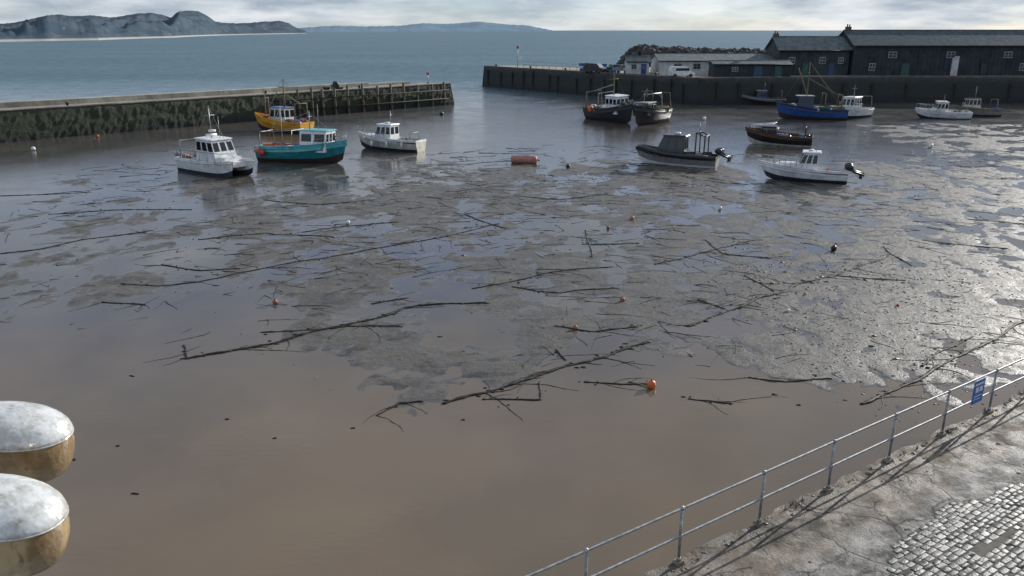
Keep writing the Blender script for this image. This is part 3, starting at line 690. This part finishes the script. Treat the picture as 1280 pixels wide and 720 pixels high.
def buoy(px,py,r,m,name="mooring_buoy"):
    b=B(); b.ball((0,0,r*.8),r,m,14,10); b.tube([(0,0,r*1.7),(0,0,r*2.1)],r*.18,black,6); b.tube([(0,0,r*.2),(-r*2,r*.6,.03),(-r*5,r*1.5,.02)],r*.12,rope,5)
    place(b,name,px,py,random.uniform(0,360))
dor=mat("faded_orange",(0.45,0.15,0.06),.6,vs=9,var=.5)
for px,py,r,m in((814,485,.17,orange),(719,412,.11,dor),(778,377,.12,dor),(344,380,.12,dor),(1042,313,.17,black),(790,275,.16,pink),(985,390,.09,white),(760,286,.11,dor),(1122,383,.07,redp),
    (552,144,.3,black),(42,188,.22,white),(1163,185,.28,white),(900,262,.14,white),(710,210,.2,black),(880,150,.26,white),(435,280,.14,white),(122,172,.2,dor)):
    buoy(px,py,r,m)
# ------------------------------------------------------------------ near quay
ZQ=2.4; Q0=Vector((3.19,12.9,0)); qd=Vector((.831,.556,0)).normalized(); qn=Vector((qd.y,-qd.x,0))
def Q(u,v,z=0): p=Q0+qd*u+qn*v; return Vector((p.x,p.y,ZQ+z))
t=NT("quay_concrete")
vo=t.n.new("ShaderNodeTexVoronoi"); vo.feature='DISTANCE_TO_EDGE'; vo.inputs['Scale'].default_value=1.3
wv=t.n.new("ShaderNodeMix"); wv.data_type='RGBA'; wv.inputs[0].default_value=.35
nzc=t.n.new("ShaderNodeTexNoise"); nzc.inputs['Scale'].default_value=2; nzc.inputs['Detail'].default_value=8; nzc.inputs['Roughness'].default_value=.65; t.l.new(t.pos,nzc.inputs[0])
t.l.new(t.pos,wv.inputs[6]); t.l.new(nzc.outputs[1],wv.inputs[7]); t.l.new(wv.outputs[2],vo.inputs[0])
crack=t.mr(vo.outputs[0],0.0,0.03)
crack=t.math('MAXIMUM',crack,t.mr(t.noise(.8,4,.6),.47,.6))
c=t.mix(t.mr(t.noise(1.2,8,.7),.38,.62),(0.215,0.168,0.122),(0.105,0.085,0.062))
c=t.mix(t.mr(t.noise(9,7,.75),.48,.72),c,(0.28,0.24,0.19)); c=t.mix(t.mr(t.noise(.9,9,.78),.50,.58),c,(0.062,0.050,0.034))
c=t.mix(t.mr(t.noise(30,5,.7),.56,.66),c,(0.035,0.029,0.022))
dv=t.math('ADD',t.math('MULTIPLY',t.x,qn.x),t.math('MULTIPLY',t.y,qn.y)); d0=Q0.x*qn.x+Q0.y*qn.y
g=t.mix(t.mr(t.noise(3,8,.75),.42,.58),(0.20,0.19,0.17),(0.075,0.07,0.062)); g=t.mix(t.mr(t.noise(1.6,8,.75),.53,.6),g,(0.29,0.275,0.25)); g=t.mix(t.mr(t.noise(5,8,.8),.55,.62),g,(0.05,0.046,0.04))
c=t.mix(t.mr(t.math('ADD',dv,t.math('MULTIPLY',t.noise(.9,6,.7),1.2)),d0+1.75,d0+2.15),c,g)
c=t.mix(crack,(0.04,0.033,0.026),c)
t.out('Base Color',c); t.out('Roughness',t.mr(t.noise(2,5,.6),.35,.65,.45,.85))
h=t.math('ADD',t.math('MULTIPLY',crack,.6),t.noise(6,9,.78)); t.out('Normal',t.bump(h,.08))
qm=t.m
b=B(); kerb=mat("edge_kerb_stone",(0.27,0.22,0.165),.8,vs=4,var=.4,bump=.02,bs=25)
U=np.arange(-30,44,.18); top=[Q(u,-.12+(float(vn(u*1.3,3))-.5)*.22+(float(vn(u*5,9))-.5)*.1) for u in U]
vs=[tuple(p) for p in top]+[tuple(Q(u,45)) for u in U]; k=len(U)
b.add(vs,[(i,k+i,k+i+1,i+1) for i in range(k-1)],qm)
vs=[tuple(p) for p in top]+[(p.x,p.y,-.5) for p in top]
b.add(vs,[(i,i+1,k+i+1,k+i) for i in range(k-1)],wl)
b.obj("quay_pavement")
b=B()
for i in range(320):
    u=random.uniform(-6,18); v=-.05+abs(random.gauss(0,.16)) if random.random()<.75 else random.uniform(0,2.2); s_=random.uniform(.008,.032)*(2 if random.random()<.08 else 1); p=Q(u,v)
    b.ball((p.x,p.y,p.z+s_*.1),(s_*1.5,s_,s_*.5),kerb if random.random()<.6 else stone,6,4,.3)
b.obj("edge_rubble")
sett=mat("sett_stone",(0.20,0.195,0.18),.48,vs=6,var=.5,bump=.012,bs=30,spec=.4)
sett2=mat("sett_stone_dark",(0.125,0.12,0.11),.48,vs=6,var=.5,bump=.012,bs=30,spec=.4)
def block(b,u,v,du,dv,h,m,tilt=.012):
    vs=[]
    k=.80
    for z,f in((0,1),(h*.7,1),(h,k)):
        for a_,c_ in((-1,-1),(1,-1),(1,1),(-1,1)):
            p=Q(u+a_*du/2*(f if z==h else 1)+random.uniform(-.01,.01),v+c_*dv/2*(f if z==h else 1)+random.uniform(-.01,.01)); p.z+=z+(random.uniform(-tilt,tilt)*.4 if z else 0); vs.append(tuple(p))
    fs=[(8,9,10,11)]+[(i,(i+1)%4,(i+1)%4+4,i+4) for i in range(4)]+[(i+4,(i+1)%4+4,(i+1)%4+8,i+8) for i in range(4)]
    b.add(vs,fs,m,True)
b=B(); v=1.75; row=0
t=NT("sandy_mortar"); t.out('Base Color',t.mix(t.mr(t.noise(3,8,.75),.4,.6),(0.13,0.118,0.098),(0.07,0.063,0.052))); t.out('Roughness',.9); t.out('Normal',t.bump(t.noise(30,5,.7),.012)); mort=t.m
ue=np.arange(-8,22,.25); e1=[Q(u,2.36+.16*(float(vn(u*1.6,55))-.5)+.08*(float(vn(u*5,56))-.5),.008) for u in ue]; vs=e1+[Q(u,12,.008) for u in ue]; k=len(ue)
b.add(vs,[(i,k+i,k+i+1,i+1) for i in range(k-1)],mort)
while v<9.5:
    u=-4+random.uniform(0,.2); dv_=random.uniform(.10,.14)
    while u<18:
        du=random.uniform(.14,.30); vv=v+.05*math.sin(u*.6)+.03*float(vn(u*2,row)); 
        keep=float(vn(u*.9,v*2,12))<(.30+.32*min(1,(v-1.75)/.7) if v<2.5 else (.66 if v<3 else 2))
        if keep and random.random()>.015: block(b,u+du/2,vv+dv_/2,du-.016,dv_-.018,random.uniform(.014,.026)*(.6 if v<2.3 else 1),sett if random.random()<.6 else sett2,.014)
        u+=du
    v+=dv_; row+=1
b.obj("cobbled_setts")
# railing
root=bpy.data.objects.new("quay_railing",None); S.collection.objects.link(root)
b=B(); b2=B(); us=[-11.4+2.27*i for i in range(15)]
HT=1.2
for i,u in enumerate(us):
    p=Q(u,0); ln=random.uniform(-.012,.012)
    b.tube([p,(p.x+ln,p.y,ZQ+HT+.02)],.028,steel,10); 
    for hh in(HT*.5,HT): b.ball((p.x,p.y,ZQ+hh),(.045,.045,.047),steel,10,6)
    b2.box((p.x,p.y,ZQ+.035),(.17,.17,.07),kerb,.6,.85); b2.tube([(p.x,p.y,ZQ+.07),(p.x,p.y,ZQ+.14)],[.05,.034],steel,10)
for hh in(HT*.5,HT):
    b.tube([Q(u,0,hh+random.uniform(-.01,.006)) for u in us],.025,steel,10)
b.obj("rails_and_posts",parent=root); b2.obj("post_bases",parent=root)
signb=mat("sign_blue",(0.03,0.14,0.42),.4,var=.12); signw=mat("sign_white",(0.7,0.72,0.72),.4,var=.1)
b=B(); u=10.15
def sbox(u0,u1,z0,z1,v0,v1,m):
    vs=[Q(a_,c_,z) for z in(z0,z1) for a_,c_ in((u0,v0),(u1,v0),(u1,v1),(u0,v1))]
    b.add([tuple(x) for x in vs],[(3,2,1,0),(4,5,6,7),(0,1,5,4),(1,2,6,5),(2,3,7,6),(3,0,4,7)],m)
sbox(u,u+.52,.53,1.17,.035,.05,signb)
sbox(u+.05,u+.47,1.04,1.09,.051,.054,signw); sbox(u+.10,u+.24,.84,.98,.051,.054,signw); sbox(u+.29,u+.43,.84,.98,.051,.054,signw); sbox(u+.06,u+.44,.72,.745,.051,.054,signw); sbox(u+.06,u+.38,.64,.66,.051,.054,signw)
b.obj("notice_sign")
grassm=mat("grass_blades",(0.08,0.085,0.03),.7)
b=B()
for k in range(26):
    u=random.uniform(-2,14); v=random.uniform(-.1,.12); p=Q(u,v)
    for j in range(22):
        a_=random.uniform(0,6.28); h=random.uniform(.04,.12); d=Vector((math.cos(a_),math.sin(a_),0)); w_=Vector((-d.y,d.x,0))*.006; s0=p+d*random.uniform(0,.08)
        b.add([s0-w_,s0+w_,s0+d*h*.6+Vector((0,0,h))],[(0,1,2)],grassm)
b.obj("grass_tufts")
# ------------------------------------------------------------------ twin-head street lamp
root=bpy.data.objects.new("street_lamp",None); S.collection.objects.link(root)
t=NT("weathered_aluminium"); cc=t.mix(t.mr(t.noise(7,8,.75),.42,.6),(0.74,0.74,0.71),(0.50,0.49,0.44)); cc=t.mix(t.mr(t.noise(14,6,.7),.60,.72),cc,(0.32,0.29,0.23))
t.out('Base Color',cc); t.out('Metallic',.3); t.out('Roughness',t.mr(t.noise(6,4,.6),.4,.6,.15,.35)); t.out('Normal',t.bump(t.noise(5,3,.6),.02)); alu=t.m
t=NT("amber_bowl"); cc=t.mix(t.mr(t.noise(4,5,.6,(1,1,.35)),.4,.6),(.56,.41,.21),(.28,.18,.08)); cc=t.mix(t.mr(t.noise(9,4,.6,(1,1,.3)),.58,.72),cc,(.11,.07,.035))
t.out('Base Color',cc); t.out('Roughness',.12); t.out('Transmission Weight',.2); t.out('Coat Weight',.5); t.out('Normal',t.bump(t.noise(6,3,.6),.02)); amb=t.m
def head(c,name,tilt):
    b=B(); nu=48
    def lathe(prof,m):
        vs=[];fs=[]
        for (r_,z) in prof:
            for j in range(nu):
                a_=2*math.pi*j/nu; ca=math.cos(a_); sa=math.sin(a_)
                q=(abs(ca)**2.15+abs(sa)**2.15)**(-1/2.15); ex=.40 if ca<0 else .35
                x=ex*r_*ca*q; vs.append((c[0]+x,c[1]+.245*r_*sa*q,c[2]+z-x*tilt))
        for i in range(len(prof)-1):
            for j in range(nu): fs.append((i*nu+j,i*nu+(j+1)%nu,(i+1)*nu+(j+1)%nu,(i+1)*nu+j))
        b.add(vs,fs,m,True)
    lathe([(.001,.10),(.22,.097),(.42,.087),(.6,.070),(.76,.046),(.88,.018),(.96,-.014),(.995,-.045),(1.0,-.065),(.97,-.072)],alu)
    lathe([(.965,-.066),(.985,-.12),(.965,-.19),(.90,-.265),(.78,-.33),(.56,-.375),(.28,-.395),(.001,-.40)],amb)
    lathe([(.985,-.058),(1.005,-.063),(1.005,-.070),(.97,-.074)],alu)
    b.obj(name,parent=root)
h1=Vector((-3.13,4.52,9.67)); h2=Vector((-2.69,3.62,9.68))
head(h1,"lamp_head_1",.10); head(h2,"lamp_head_2",.14)
b=B(); pc=Vector((-3.72,3.95,0))
b.tube([(pc.x,pc.y,ZQ),(pc.x,pc.y,ZQ+1.2),(pc.x,pc.y,ZQ+1.21),(pc.x,pc.y,9.75)],[.11,.11,.075,.05],steel,16)
for h in(h1,h2):
    d=(Vector((h.x-.35,h.y,9.6))-Vector((pc.x,pc.y,9.4))); b.tube([Vector((pc.x,pc.y,9.4)),Vector((pc.x,pc.y,9.4))+d*.5+Vector((0,0,.06)),Vector((h.x-.35,h.y,9.6)),Vector((h.x-.1,h.y,9.63))],[.04,.035,.035,.035],alu,10)
b.obj("post_and_arms",parent=root)
print("done",len(co))
